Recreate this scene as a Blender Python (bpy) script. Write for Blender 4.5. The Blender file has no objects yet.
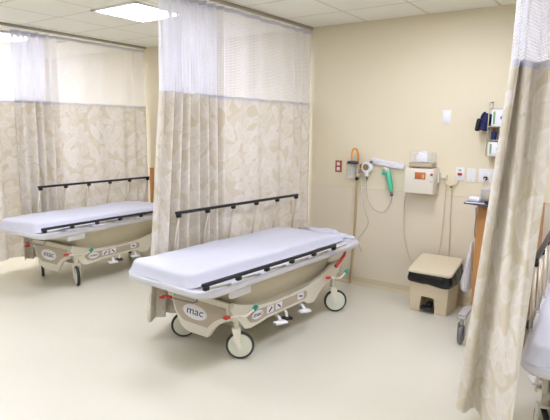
import bpy, bmesh, math, random
from mathutils import Vector, Matrix
random.seed(7)
PI = math.pi
COL = bpy.context.scene.collection
SC = bpy.context.scene

# ------------------------------------------------------------------ materials
def new_mat(name):
    m = bpy.data.materials.new(name); m.use_nodes = True
    nt = m.node_tree
    return m, nt, nt.nodes['Principled BSDF'], nt.nodes['Material Output']

def plain(name, col, rough=.5, metal=0., spec=.5, bump=0., bscale=60., var=0., coat=0., alpha=1., trans=0., ior=1.45):
    m, nt, b, out = new_mat(name)
    b.inputs['Base Color'].default_value = (*col, 1)
    b.inputs['Roughness'].default_value = rough
    b.inputs['Metallic'].default_value = metal
    b.inputs['Specular IOR Level'].default_value = spec
    b.inputs['Coat Weight'].default_value = coat
    b.inputs['Alpha'].default_value = alpha
    b.inputs['Transmission Weight'].default_value = trans
    b.inputs['IOR'].default_value = ior
    if bump or var:
        tc = nt.nodes.new('ShaderNodeTexCoord')
        n = nt.nodes.new('ShaderNodeTexNoise'); n.inputs['Scale'].default_value = bscale
        n.inputs['Detail'].default_value = 4
        nt.links.new(tc.outputs['Object'], n.inputs['Vector'])
        if bump:
            bp = nt.nodes.new('ShaderNodeBump'); bp.inputs['Strength'].default_value = bump
            bp.inputs['Distance'].default_value = .004
            nt.links.new(n.outputs['Fac'], bp.inputs['Height']); nt.links.new(bp.outputs['Normal'], b.inputs['Normal'])
        if var:
            r = nt.nodes.new('ShaderNodeMapRange')
            r.inputs['To Min'].default_value = 1 - var; r.inputs['To Max'].default_value = 1 + var
            mx = nt.nodes.new('ShaderNodeMix'); mx.data_type = 'RGBA'; mx.blend_type = 'MULTIPLY'
            mx.inputs['Factor'].default_value = 1; mx.inputs['A'].default_value = (*col, 1)
            nt.links.new(n.outputs['Fac'], r.inputs['Value']); nt.links.new(r.outputs['Result'], mx.inputs['B'])
            nt.links.new(mx.outputs['Result'], b.inputs['Base Color'])
    return m

M = {}
M['wall'] = plain('warm_beige_paint', (.80, .725, .53), .5, bump=.12, bscale=90, var=.02, spec=.35)
M['wainscot'] = plain('beige_wall_sheet', (.79, .715, .555), .33, bump=.05, bscale=60, var=.015)
M['base'] = plain('tan_vinyl_base', (.70, .61, .42), .4)
M['bumper'] = plain('pale_grey_bumper', (.70, .70, .74), .3)
M['cream'] = plain('cream_moulded_plastic', (.80, .76, .64), .32)
M['hull'] = plain('shaded_cream_plastic', (.68, .62, .455), .38)  # cream plastic with the shade under the rim put into its colour
M['taupe'] = plain('taupe_panel', (.50, .43, .33), .4)
M['white'] = plain('white_plastic', (.82, .82, .82), .35)
M['ivory'] = plain('ivory_plastic', (.78, .74, .62), .4)
M['black'] = plain('black_plastic', (.012, .012, .016), .35)
M['rubber'] = plain('dark_rubber', (.035, .04, .04), .6)
M['wheel'] = plain('pale_green_cream_hub', (.74, .76, .62), .4)
M['steel'] = plain('brushed_steel', (.64, .58, .46), .35, metal=.4)
M['alu'] = plain('dull_aluminium_track', (.42, .38, .31), .45, metal=.3)
M['red'] = plain('red_plastic', (.62, .06, .035), .4)
M['orange'] = plain('orange_hose', (.78, .33, .05), .4)
M['green'] = plain('green_plastic', (.02, .42, .28), .4)
M['mint'] = plain('green_oxygen_bag', (.10, .58, .36), .45)
M['redplate'] = plain('red_brown_plate', (.42, .10, .05), .4)
M['amber'] = plain('amber_window', (.52, .17, .06), .2, var=.25, bscale=14)
M['amber2'] = plain('light_amber_insert', (.72, .40, .16), .3)
M['sheet'] = plain('white_cotton_sheet', (.655, .665, .75), .75, bump=.25, bscale=18, spec=.2)
M['mattress'] = plain('grey_mattress_vinyl', (.45, .45, .5), .5)
M['wood'] = plain('oak_laminate', (.56, .27, .09), .4)
M['bin'] = plain('beige_bin_plastic', (.70, .60, .42), .42)
M['binlid'] = plain('beige_bin_lid', (.74, .66, .47), .38)
M['bag'] = plain('black_bin_liner', (.008, .008, .010), .22, bump=.5, bscale=30)
M['wbag'] = plain('white_poly_bag', (.9, .9, .93), .35, bump=.6, bscale=25, alpha=.6)
M['bluecuff'] = plain('navy_nylon', (.012, .02, .10), .6, bump=.4, bscale=60)
M['paper'] = plain('white_card', (.84, .84, .88), .6)
M['violet'] = plain('violet_print', (.20, .16, .55), .5)
M['printgreen'] = plain('green_print', (.22, .42, .16), .5)
M['tan'] = plain('tan_tray', (.50, .41, .29), .4)
M['clear'] = plain('clear_plastic', (.95, .95, .93), .15, alpha=.16)
M['smoke'] = plain('dark_lid_plastic', (.05, .05, .09), .35)
M['bronze'] = plain('bronze_dial', (.30, .22, .10), .35, metal=.5)
M['greymet'] = plain('grey_enamel', (.42, .41, .38), .45)
M['beigetube'] = plain('translucent_beige_hose', (.52, .40, .20), .35)
M['tubing'] = plain('clear_tubing', (.78, .75, .66), .25, alpha=.6)
M['cord'] = plain('cream_cord', (.72, .63, .45), .45)
M['darkgrey'] = plain('dark_grey_plastic', (.16, .16, .16), .5)
M['ink'] = plain('dark_print', (.06, .05, .06), .6)
M['vent'] = plain('dark_vent_and_shadow', (.25, .23, .20), .6)  # vent slats, and the dark shadow line beside one light
M['lampframe'] = plain('white_lamp_frame', (.82, .82, .80), .4)

def emission(name, col, st):
    m, nt, b, out = new_mat(name)
    b.inputs['Base Color'].default_value = (.8, .8, .8, 1)
    b.inputs['Emission Color'].default_value = (*col, 1)
    b.inputs['Emission Strength'].default_value = st
    return m
M['diffuser'] = emission('glowing_diffuser', (.965, .985, 1.17), 20.0)

def floor_mat():
    m, nt, b, out = new_mat('waxed_cream_vinyl')
    tc = nt.nodes.new('ShaderNodeTexCoord')
    n = nt.nodes.new('ShaderNodeTexNoise'); n.inputs['Scale'].default_value = 1.3; n.inputs['Detail'].default_value = 5
    n2 = nt.nodes.new('ShaderNodeTexNoise'); n2.inputs['Scale'].default_value = 55; n2.inputs['Detail'].default_value = 2
    ad = nt.nodes.new('ShaderNodeMath'); ad.operation = 'MULTIPLY_ADD'; ad.inputs[1].default_value = .35
    nt.links.new(tc.outputs['Object'], n.inputs['Vector']); nt.links.new(tc.outputs['Object'], n2.inputs['Vector'])
    nt.links.new(n2.outputs['Fac'], ad.inputs[0]); nt.links.new(n.outputs['Fac'], ad.inputs[2])
    r = nt.nodes.new('ShaderNodeValToRGB')
    r.color_ramp.elements[0].position = .3; r.color_ramp.elements[0].color = (.67, .645, .525, 1)
    r.color_ramp.elements[1].position = 1.; r.color_ramp.elements[1].color = (.72, .695, .585, 1)
    nt.links.new(ad.outputs[0], r.inputs['Fac']); nt.links.new(r.outputs['Color'], b.inputs['Base Color'])
    b.inputs['Roughness'].default_value = .30
    b.inputs['Specular IOR Level'].default_value = .55
    b.inputs['Coat Weight'].default_value = .35
    b.inputs['Coat Roughness'].default_value = .22
    bp = nt.nodes.new('ShaderNodeBump'); bp.inputs['Strength'].default_value = .05; bp.inputs['Distance'].default_value = .01
    nt.links.new(n.outputs['Fac'], bp.inputs['Height']); nt.links.new(bp.outputs['Normal'], b.inputs['Normal'])
    return m
M['floor'] = floor_mat()

def ceiling_mat():
    m, nt, b, out = new_mat('ceiling_tiles')
    tc = nt.nodes.new('ShaderNodeTexCoord'); sp = nt.nodes.new('ShaderNodeSeparateXYZ')
    nt.links.new(tc.outputs['Object'], sp.inputs[0])
    fs = []
    for ax, off in (('X', 2.269 + .61 * 20), ('Y', -4.30 + .61 * 30)):
        a = nt.nodes.new('ShaderNodeMath'); a.operation = 'ADD'; a.inputs[1].default_value = off
        d = nt.nodes.new('ShaderNodeMath'); d.operation = 'PINGPONG'; d.inputs[1].default_value = .305
        l = nt.nodes.new('ShaderNodeMath'); l.operation = 'LESS_THAN'; l.inputs[1].default_value = .011
        nt.links.new(sp.outputs[ax], a.inputs[0]); nt.links.new(a.outputs[0], d.inputs[0]); nt.links.new(d.outputs[0], l.inputs[0])
        fs.append(l)
    mx = nt.nodes.new('ShaderNodeMath'); mx.operation = 'MAXIMUM'
    nt.links.new(fs[0].outputs[0], mx.inputs[0]); nt.links.new(fs[1].outputs[0], mx.inputs[1])
    n = nt.nodes.new('ShaderNodeTexNoise'); n.inputs['Scale'].default_value = 120
    nt.links.new(tc.outputs['Object'], n.inputs['Vector'])
    r = nt.nodes.new('ShaderNodeMix'); r.data_type = 'RGBA'
    r.inputs['A'].default_value = (.90, .885, .78, 1); r.inputs['B'].default_value = (.72, .68, .56, 1)
    nt.links.new(mx.outputs[0], r.inputs['Factor']); nt.links.new(r.outputs['Result'], b.inputs['Base Color'])
    bp = nt.nodes.new('ShaderNodeBump'); bp.inputs['Strength'].default_value = .15; bp.inputs['Distance'].default_value = .004
    nt.links.new(n.outputs['Fac'], bp.inputs['Height']); nt.links.new(bp.outputs['Normal'], b.inputs['Normal'])
    b.inputs['Roughness'].default_value = .8
    return m
M['ceiling'] = ceiling_mat()

def curtain_mat():
    """woven leaf pattern: pale leaf shapes on a taupe ground, laid out in cloth UV (metres)"""
    m, nt, b, out = new_mat('leaf_pattern_cloth')
    N = nt.nodes; L = nt.links
    uv = N.new('ShaderNodeUVMap'); uv.uv_map = 'UVMap'
    dn = N.new('ShaderNodeTexNoise'); dn.inputs['Scale'].default_value = 7; dn.inputs['Detail'].default_value = 2
    L.new(uv.outputs['UV'], dn.inputs['Vector'])
    sc = N.new('ShaderNodeVectorMath'); sc.operation = 'SCALE'; sc.inputs['Scale'].default_value = .07
    L.new(dn.outputs['Color'], sc.inputs[0])
    add = N.new('ShaderNodeVectorMath'); add.operation = 'ADD'
    L.new(uv.outputs['UV'], add.inputs[0]); L.new(sc.outputs[0], add.inputs[1])
    prev = None
    for rot, scale, off, thr in ((.75, (9.2, 3.7, 1), (0, 0, 0), .33), (-.5, (8.6, 3.5, 1), (3.3, 1.7, 0), .33), (1.35, (9.8, 4.1, 1), (8.1, 4.2, 0), .28)):
        mp = N.new('ShaderNodeMapping'); mp.inputs['Rotation'].default_value = (0, 0, rot); mp.inputs['Location'].default_value = off
        mp2 = N.new('ShaderNodeMapping'); mp2.inputs['Scale'].default_value = scale
        L.new(add.outputs[0], mp.inputs['Vector']); L.new(mp.outputs[0], mp2.inputs['Vector'])
        v = N.new('ShaderNodeTexVoronoi'); v.voronoi_dimensions = '2D'; v.inputs['Scale'].default_value = 1.0; v.inputs['Randomness'].default_value = .8
        L.new(mp2.outputs[0], v.inputs['Vector'])
        r = N.new('ShaderNodeValToRGB'); e = r.color_ramp.elements
        e[0].position = 0; e[0].color = (.58, .58, .58, 1); e[1].position = thr + .09; e[1].color = (0, 0, 0, 1)
        for ps, vl in ((thr - .12, .62), (thr - .03, 1.), (thr + .01, .95)):
            q = e.new(ps); q.color = (vl, vl, vl, 1)
        L.new(v.outputs['Distance'], r.inputs['Fac'])
        # each leaf its own tone
        sp = N.new('ShaderNodeSeparateColor'); L.new(v.outputs['Color'], sp.inputs[0])
        tone = N.new('ShaderNodeMapRange'); tone.inputs['To Min'].default_value = .3; tone.inputs['To Max'].default_value = 1.
        L.new(sp.outputs[0], tone.inputs['Value'])
        mu = N.new('ShaderNodeMath'); mu.operation = 'MULTIPLY'
        L.new(r.outputs['Color'], mu.inputs[0]); L.new(tone.outputs['Result'], mu.inputs[1])
        if prev:
            mxx = N.new('ShaderNodeMath'); mxx.operation = 'MAXIMUM'
            L.new(prev.outputs[0], mxx.inputs[0]); L.new(mu.outputs[0], mxx.inputs[1]); prev = mxx
        else: prev = mu
    # fine vertical weave lines
    w = N.new('ShaderNodeTexWave'); w.wave_type = 'BANDS'; w.bands_direction = 'X'; w.inputs['Scale'].default_value = 26; w.inputs['Distortion'].default_value = .6
    L.new(uv.outputs['UV'], w.inputs['Vector'])
    mixf = N.new('ShaderNodeMath'); mixf.operation = 'MULTIPLY_ADD'; mixf.inputs[1].default_value = .22
    L.new(w.outputs['Fac'], mixf.inputs[0]); L.new(prev.outputs[0], mixf.inputs[2])
    cr = N.new('ShaderNodeValToRGB')
    cr.color_ramp.elements[0].position = .0; cr.color_ramp.elements[0].color = (.75, .675, .52, 1)
    cr.color_ramp.elements[1].position = .95; cr.color_ramp.elements[1].color = (.885, .84, .775, 1)
    L.new(mixf.outputs[0], cr.inputs['Fac'])
    L.new(cr.outputs['Color'], b.inputs['Base Color'])
    b.inputs['Roughness'].default_value = .7; b.inputs['Specular IOR Level'].default_value = .2
    tr = N.new('ShaderNodeBsdfTranslucent'); L.new(cr.outputs['Color'], tr.inputs['Color'])
    mx = N.new('ShaderNodeMixShader'); mx.inputs[0].default_value = .13
    L.new(b.outputs[0], mx.inputs[1]); L.new(tr.outputs[0], mx.inputs[2]); L.new(mx.outputs[0], out.inputs['Surface'])
    return m
M['curtain'] = curtain_mat()

def net_mat():
    """white open net: square holes, laid out in cloth UV (metres)"""
    m, nt, b, out = new_mat('white_open_net')
    N = nt.nodes; L = nt.links
    uv = N.new('ShaderNodeUVMap'); uv.uv_map = 'UVMap'
    sp = N.new('ShaderNodeSeparateXYZ'); L.new(uv.outputs['UV'], sp.inputs[0])
    hs = []
    for ax in ('X', 'Y'):
        d = N.new('ShaderNodeMath'); d.operation = 'PINGPONG'; d.inputs[1].default_value = .0065
        L.new(sp.outputs[ax], d.inputs[0])
        g = N.new('ShaderNodeMapRange'); g.inputs['From Min'].default_value = .0020; g.inputs['From Max'].default_value = .0032
        L.new(d.outputs[0], g.inputs['Value']); hs.append(g)
    hole = N.new('ShaderNodeMath'); hole.operation = 'MULTIPLY'
    L.new(hs[0].outputs['Result'], hole.inputs[0]); L.new(hs[1].outputs['Result'], hole.inputs[1])
    b.inputs['Base Color'].default_value = (.93, .93, .97, 1); b.inputs['Roughness'].default_value = .7
    tl = N.new('ShaderNodeBsdfTranslucent'); tl.inputs['Color'].default_value = (.93, .93, .97, 1)
    m1 = N.new('ShaderNodeMixShader'); m1.inputs[0].default_value = .5
    L.new(b.outputs[0], m1.inputs[1]); L.new(tl.outputs[0], m1.inputs[2])
    tp = N.new('ShaderNodeBsdfTransparent')
    m2 = N.new('ShaderNodeMixShader'); L.new(hole.outputs[0], m2.inputs[0])
    L.new(m1.outputs[0], m2.inputs[1]); L.new(tp.outputs[0], m2.inputs[2]); L.new(m2.outputs[0], out.inputs['Surface'])
    return m
M['net'] = net_mat()

# ------------------------------------------------------------------ mesh builder
class MB:
    def __init__(self):
        self.bm = bmesh.new(); self.uv = None; self.mi = 0
    def _mark(self, geom_faces, smooth):
        for f in geom_faces:
            f.smooth = smooth; f.material_index = self.mi
    def box(self, c, s, bevel=0., rot=None, seg=2):
        n0 = set(self.bm.faces)
        r = bmesh.ops.create_cube(self.bm, size=1.0)
        vs = r['verts']
        Mx = Matrix.Translation(Vector(c)) @ (rot.to_4x4() if rot else Matrix()) @ Matrix.Diagonal((*s, 1))
        bmesh.ops.transform(self.bm, matrix=Mx, verts=vs)
        if bevel:
            es = list({e for v in vs for e in v.link_edges})
            bmesh.ops.bevel(self.bm, geom=es, offset=min(bevel, min(s) * .49), segments=seg, affect='EDGES', profile=.5)
        self._mark([f for f in self.bm.faces if f not in n0], bevel > 0)
        return self
    def rings(self, rings, cap=True, closed=True, smooth=True, loop=False):
        """rings: list of lists of points, same count"""
        b = self.bm; V = [[b.verts.new(p) for p in r] for r in rings]; fs = []
        n = len(V[0]); R = len(V)
        for i in range(R if loop else R - 1):
            A, B = V[i], V[(i + 1) % R]
            for j in range(n if closed else n - 1):
                k = (j + 1) % n
                fs.append(b.faces.new((A[j], A[k], B[k], B[j])))
        caps = []
        if cap and closed and not loop:
            caps = [b.faces.new(list(reversed(V[0]))), b.faces.new(V[-1])]
        self._mark(fs, smooth); self._mark(caps, False)
        return self
    def tube(self, path, r, n=8, cap=True):
        path = [Vector(p) for p in path]; rings = []
        rs = r if isinstance(r, (list, tuple)) else [r] * len(path)
        prev = None
        for i, p in enumerate(path):
            t = (path[min(i + 1, len(path) - 1)] - path[max(i - 1, 0)]).normalized()
            if prev is None:
                u = t.orthogonal().normalized()
            else:
                u = (prev - t * prev.dot(t))
                u = u.normalized() if u.length > 1e-6 else t.orthogonal().normalized()
            prev = u; w = t.cross(u)
            rings.append([p + rs[i] * (math.cos(2 * PI * k / n) * u + math.sin(2 * PI * k / n) * w) for k in range(n)])
        return self.rings(rings, cap)
    def cyl(self, p0, p1, r0, r1=None, n=20):
        return self.tube([p0, p1], [r0, r0 if r1 is None else r1], n)
    def prism(self, pts, a, b_, plane='YZ', bevel=0.):
        """polygon pts in plane extruded along the remaining axis from a to b_"""
        def P(u, v, w):
            return {'YZ': (w, u, v), 'XZ': (u, w, v), 'XY': (u, v, w)}[plane]
        b = self.bm; n0 = set(b.faces)
        A = [b.verts.new(P(u, v, a)) for u, v in pts]; B = [b.verts.new(P(u, v, b_)) for u, v in pts]
        n = len(pts)
        f1 = b.faces.new(A); f2 = b.faces.new(list(reversed(B)))
        for i in range(n):
            j = (i + 1) % n
            b.faces.new((A[j], A[i], B[i], B[j]))
        if bevel:
            es = [e for e in f1.edges] + [e for e in f2.edges]
            bmesh.ops.bevel(b, geom=es, offset=bevel, segments=2, affect='EDGES', profile=.5)
        fs = [f for f in b.faces if f not in n0]
        self._mark(fs, False)
        bmesh.ops.recalc_face_normals(b, faces=fs)
        return self
    def disc_lathe(self, prof, origin, axis, n=24, cap=True):
        """prof: list of (r, h) along axis"""
        ax = Vector(axis).normalized(); u = ax.orthogonal().normalized(); w = ax.cross(u); o = Vector(origin)
        return self.rings([[o + ax * h + r * (math.cos(2 * PI * k / n) * u + math.sin(2 * PI * k / n) * w) for k in range(n)] for r, h in prof], cap)
    def torus(self, c, axis, R, r, n=32, k=10, flat=1.):
        ax = Vector(axis).normalized(); u = ax.orthogonal().normalized(); w = ax.cross(u); c = Vector(c)
        rg = []
        for i in range(n):
            a = 2 * PI * i / n; d = math.cos(a) * u + math.sin(a) * w
            rg.append([c + d * (R + r * math.cos(2 * PI * j / k)) + ax * (r * flat * math.sin(2 * PI * j / k)) for j in range(k)])
        return self.rings(rg, cap=False, loop=True)
    def ball(self, c, r, s=(1, 1, 1), n=14):
        n0 = set(self.bm.faces)
        q = bmesh.ops.create_uvsphere(self.bm, u_segments=n, v_segments=n // 2 + 1, radius=r)
        bmesh.ops.transform(self.bm, matrix=Matrix.Translation(Vector(c)) @ Matrix.Diagonal((*s, 1)), verts=q['verts'])
        self._mark([f for f in self.bm.faces if f not in n0], True)
        return self
    def text(self, s, size, mat4, depth=.002, shear=.15):
        cu = bpy.data.curves.new('lettering', 'FONT'); cu.body = s; cu.size = size; cu.extrude = depth
        cu.align_x = 'CENTER'; cu.align_y = 'CENTER'; cu.shear = shear; cu.resolution_u = 3
        o = bpy.data.objects.new('lettering', cu); COL.objects.link(o)
        bpy.context.view_layer.update()
        me = bpy.data.meshes.new_from_object(o.evaluated_get(bpy.context.evaluated_depsgraph_get()))
        me.transform(mat4)
        n0 = set(self.bm.faces)
        self.bm.from_mesh(me)
        self._mark([f for f in self.bm.faces if f not in n0], False)
        bpy.data.objects.remove(o); bpy.data.curves.remove(cu); bpy.data.meshes.remove(me)
        return self
    def build(self, name, mats, parent=None, loc=None, flip=False):
        if not isinstance(mats, (list, tuple)): mats = [mats]
        me = bpy.data.meshes.new(name)
        bmesh.ops.recalc_face_normals(self.bm, faces=self.bm.faces) if not flip else None
        if loc is not None:
            bmesh.ops.translate(self.bm, vec=-Vector(loc), verts=self.bm.verts)
        self.bm.to_mesh(me); self.bm.free()
        for m in mats: me.materials.append(m)
        o = bpy.data.objects.new(name, me); COL.objects.link(o)
        if loc is not None: o.location = loc
        if parent: o.parent = parent
        return o

def thing(name, label, cat, loc=(0, 0, 0), rz=0., group=None):
    o = bpy.data.objects.new(name, None); COL.objects.link(o); o.empty_display_size = .1
    o.location = loc; o.rotation_euler = (0, 0, rz)
    return tag(o, label, cat, group)
def tag(o, label, cat, group=None):
    o['label'] = label; o['category'] = cat
    if group: o['group'] = group
    return o
def struct(o):
    o['kind'] = 'structure'; return o
def copy_tree(o, parent=None):
    c = o.copy(); COL.objects.link(c)
    if parent: c.parent = parent
    for ch in list(o.children): copy_tree(ch, c)
    return c
def catmull(pts, k):
    P = [Vector(p) for p in pts]; P = [2 * P[0] - P[1]] + P + [2 * P[-1] - P[-2]]; out = []
    for i in range(1, len(P) - 2):
        for j in range(k):
            t = j / k; a, b, c, d = P[i - 1:i + 3]
            out.append(.5 * ((2 * b) + (c - a) * t + (2 * a - 5 * b + 4 * c - d) * t * t + (3 * b - a - 3 * c + d) * t ** 3))
    return out + [P[-2]]
def rrect(hx, hy, r, n=8, cx=0., cy=0.):
    out = []
    for (sx, sy, a0) in ((1, 1, 0), (-1, 1, PI / 2), (-1, -1, PI), (1, -1, 3 * PI / 2)):
        for i in range(n + 1):
            a = a0 + PI / 2 * i / n
            out.append((cx + sx * (hx - r) + r * math.cos(a), cy + sy * (hy - r) + r * math.sin(a)))
    return out

# ------------------------------------------------------------------ room
D = 4.815; H = 2.658
X0, X1, Y0 = -9.2, 3.4, -4.6
def slab(name, c, s, mat):
    return struct(MB().box(c, s).build(name, mat, loc=c))
slab('floor', ((X0 + X1) / 2, (Y0 + D) / 2, -.05), (X1 - X0 + .2, D - Y0 + .2, .1), M['floor'])
cl = struct(MB().box(((X0 + X1) / 2, (Y0 + D) / 2, H + .05), (X1 - X0 + .2, D - Y0 + .2, .1)).build('ceiling', M['ceiling']))
slab('wall_back', ((X0 + X1) / 2, D + .06, H / 2), (X1 - X0 + .2, .12, H), M['wall'])
slab('wall_left', (X0 - .06, (Y0 + D) / 2, H / 2), (.12, D - Y0, H), M['wall'])
slab('wall_right', (X1 + .06, (Y0 + D) / 2, H / 2), (.12, D - Y0, H), M['wall'])
slab('wall_front', ((X0 + X1) / 2, Y0 - .06, H / 2), (X1 - X0 + .2, .12, H), M['wall'])
# lower wall protection sheet with its thin cap, and the coved base
w = MB(); w.box(((X0 + X1) / 2, D - .002, .545), (X1 - X0, .004, .95))
w.box(((X0 + X1) / 2, D - .004, 1.0225), (X1 - X0, .008, .010), .002)
struct(w.build('trim_1', M['wainscot']))
w = MB(); w.prism([(D, 0), (D, .088), (D - .008, .088), (D - .010, .03), (D - .022, .004), (D - .022, 0)], X0, X1, 'YZ')
struct(w.build('baseboard_back', M['base']))

# ------------------------------------------------------------------ ceiling lights
def troffer(cx, cy, label):
    t = thing('ceiling_light', label, 'ceiling light', (cx, cy, H), 0, 'square ceiling light panels')
    f = MB()
    for sx, sy, lx, ly in ((0, .29, .61, .03), (0, -.29, .61, .03), (.29, 0, .03, .61), (-.29, 0, .03, .61)):
        f.box((sx, sy, -.008), (lx, ly, .016), .003)
    f.build('light_frame', M['lampframe'], t)
    MB().box((0, 0, -.006), (.555, .555, .008)).build('diffuser', M['diffuser'], t)
    return t
lights = {}
LX = (-8.68, -6.24, -3.795, -1.35, 1.09)
NAMES = ['beyond the far left curtain, above the bay out of view', 'behind the left curtain net, above the bay beyond it',
         'above the far stretcher, left of the middle curtain', 'above the near stretcher bay', 'above the right-hand stretcher']
for i, x in enumerate(LX):
    for j, y in enumerate((3.385, 2.0, -.6)):  # last two rows are unseen lamps added to balance and fill the light
        if j == 0: lb = 'glowing square ceiling light ' + NAMES[i]
        else: lb = 'added unseen ceiling fill light, ' + ['leftmost', 'second from left', 'middle', 'second from right', 'rightmost'][i] + (' of the row at the foot of the bays' if j == 1 else ' of the row at the front of the room')
        troffer(x - (.06 if i == 2 and j == 0 else 0), y - (.04 if j == 0 else 0) + (.27 if i == 3 and j == 0 else 0), lb)
for (x, y, s, lb) in ((-6.0, 3.93, .16, 'small dark ceiling vent seen through the left curtain net'), (-3.75, 3.73, .2, 'narrow dark strip painted as the shadow line beside the light above the far stretcher')):
    v = thing('ceiling_vent_and_shadow', lb, 'vent', (x, y, H))  # second entry is a dark strip for the shadow line of the light's frame
    MB().box((0, 0, -.004), (s, .06, .008), .002).build('vent_and_shadow_frame', M['greymet'], v)
    for k in range(3): MB().box((0, -.018 + .018 * k, -.009), (s - .02, .006, .004)).build('slat', M['vent'], v)

# ------------------------------------------------------------------ curtains
ZN, ZB = 1.88, .14
def zigzag(segments, x):
    """segments: (y0, y1, wavelength, amplitude) -> control points (x, y)"""
    pts = []; sgn = 1
    for (y0, y1, lam, amp, *dx) in segments:
        xo = x + (dx[0] if dx else 0)
        n = max(2, round(abs(y1 - y0) / (lam / 2)))
        for i in range(n):
            y = y0 + (y1 - y0) * i / n
            pts.append((xo + sgn * amp * random.uniform(.65, 1.1), y + random.uniform(-.2, .2) * lam / 2, 0)); sgn = -sgn
    pts.append((x, segments[-1][1], 0))
    return pts
def cloth(top, bot, z0, z1, rows, name, mat, parent, uoff=0., scallop=None, sew=True):
    """lofts a sheet between two plan curves (same point count)"""
    b = MB(); bm = b.bm; uvl = bm.loops.layers.uv.new('UVMap')
    us = [0.]
    for i in range(1, len(top)): us.append(us[-1] + (.5 * (top[i] - top[i - 1]).length + .5 * (bot[i] - bot[i - 1]).length))
    G = []
    for r in range(rows + 1):
        t = r / rows; row = []
        for i in range(len(top)):
            p = top[i].lerp(bot[i], t); z = z0 + (z1 - z0) * t
            if scallop and r == 0: z -= scallop * (1 - abs(math.cos(us[i] * PI / .16))) * .5
            row.append(bm.verts.new((p.x, p.y, z)))
        G.append(row)
    for r in range(rows):
        for i in range(len(top) - 1):
            f = bm.faces.new((G[r][i], G[r + 1][i], G[r + 1][i + 1], G[r][i + 1])); f.smooth = True
            for lp, (ii, rr) in zip(f.loops, ((i, r), (i, r + 1), (i + 1, r + 1), (i + 1, r))):
                lp[uvl].uv = (us[ii] + uoff, z0 + (z1 - z0) * rr / rows)
    return b.build(name, mat, parent, flip=True)
def curtain(name_label, top, bot, uoff, tx, group='patient privacy curtains'):
    t = thing('privacy_curtain', name_label, 'curtain', (0, 0, 0), 0, group)
    zt = H - .05
    c = cloth(top, bot, ZN, ZB, 14, 'fabric_panel', M['curtain'], t, uoff)
    # white open net above, straightened a little towards the track
    tt = [Vector((tx(p.y) + (p.x - tx(p.y)) * .8, p.y, 0)) for p in top]
    n = cloth(tt, top, zt, ZN, 6, 'net_header', M['net'], t, uoff, scallop=.03); n['label'] = 'white open net header'
    b = cloth(top, [p.copy() for p in top], ZN + .004, ZN - .022, 1, 'seam_band', M['sheet'], t, uoff)
    hb = cloth([p + Vector((.0015, 0, 0)) for p in tt], [p + Vector((.0015, 0, 0)) for p in tt], zt + .002, zt - .028, 1, 'top_tape', M['sheet'], t, uoff)
    acc = 0; last = tt[0]
    for i in range(1, len(tt)):
        acc += (tt[i] - tt[i - 1]).length
        if acc > .16:
            acc = 0; p = tt[i]
            MB().tube([(p.x, p.y, zt - .012), (p.x, p.y, zt + .010), (tx(p.y), p.y, zt + .015), (tx(p.y), p.y, H - .028)], .0025, 5).build('hook', M['white'], t)
    return t
def flare_bot(top, y_from, y_to, dy, dx=0.):
    out = []
    for p in top:
        k = max(0., min(1., (y_to - p.y) / (y_to - y_from)))
        out.append(Vector((p.x + dx * k, p.y - dy * k, 0)))
    return out
def track(x, y0, label):
    sl = .030 if x == XM else 0.
    yc = (y0 + D - .012) / 2
    o = MB().box((x + sl * (yc - 3.8), yc, H - .014), (.032, D - .012 - y0, .028), .004, Matrix.Rotation(-sl, 3, 'Z')).build('curtain_track', M['alu'], loc=(x + sl * (y0 - 3.8), y0, H - .014))
    return tag(o, label, 'curtain track', 'ceiling curtain tracks')

XM, XL, XR = -2.915, -5.44, -.36
top = catmull([(x + .030 * (y - 3.8), y, z) for x, y, z in zigzag([(3.43, 2.88, .17, .03, -.13), (2.74, 3.46, .098, .060, -.022), (3.46, 4.45, .30, .022), (4.45, 4.79, .15, .032)], XM)], 6)
curtain('leaf-patterned beige curtain with white net top, behind the near stretcher', top, flare_bot(top, 2.72, 3.2, .20, .0), 0., lambda y: XM + .030 * (y - 3.8))
top = catmull(zigzag([(1.9, 3.44, .24, .045, -.20), (3.42, 3.0, .16, .035, -.10), (2.98, 3.55, .10, .055, -.02), (3.55, 4.5, .33, .020), (4.5, 4.78, .16, .032)], XL), 6)
curtain('leaf-patterned beige curtain with white net top, at the far left behind the far stretcher', top, [p.copy() for p in top], 5.3, lambda y: XL)
tp = [(-.405, 3.0, 0), (-.44, 2.62, 0), (-.435, 2.24, 0), (-.390, 2.17, 0), (-.425, 2.33, 0), (-.378, 2.20, 0), (-.352, 2.33, 0), (-.305, 2.26, 0), (-.262, 2.33, 0)]
bp = [(-.60, 2.98, 0), (-.66, 2.82, 0), (-.659, 2.69, 0), (-.608, 2.645, 0), (-.57, 2.73, 0), (-.44, 2.49, 0), (-.372, 2.355, 0), (-.350, 2.335, 0), (-.335, 2.30, 0)]
curtain('leaf-patterned beige curtain nearest the camera, pushed aside at the right', catmull(tp, 7), catmull(bp, 7), 11.1, lambda y: XR)
track(XM, -.6, 'ceiling curtain track above the middle curtain')
track(XL, -.6, 'ceiling curtain track above the far left curtain')
track(XR, -.6, 'ceiling curtain track above the right-hand curtain')

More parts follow.
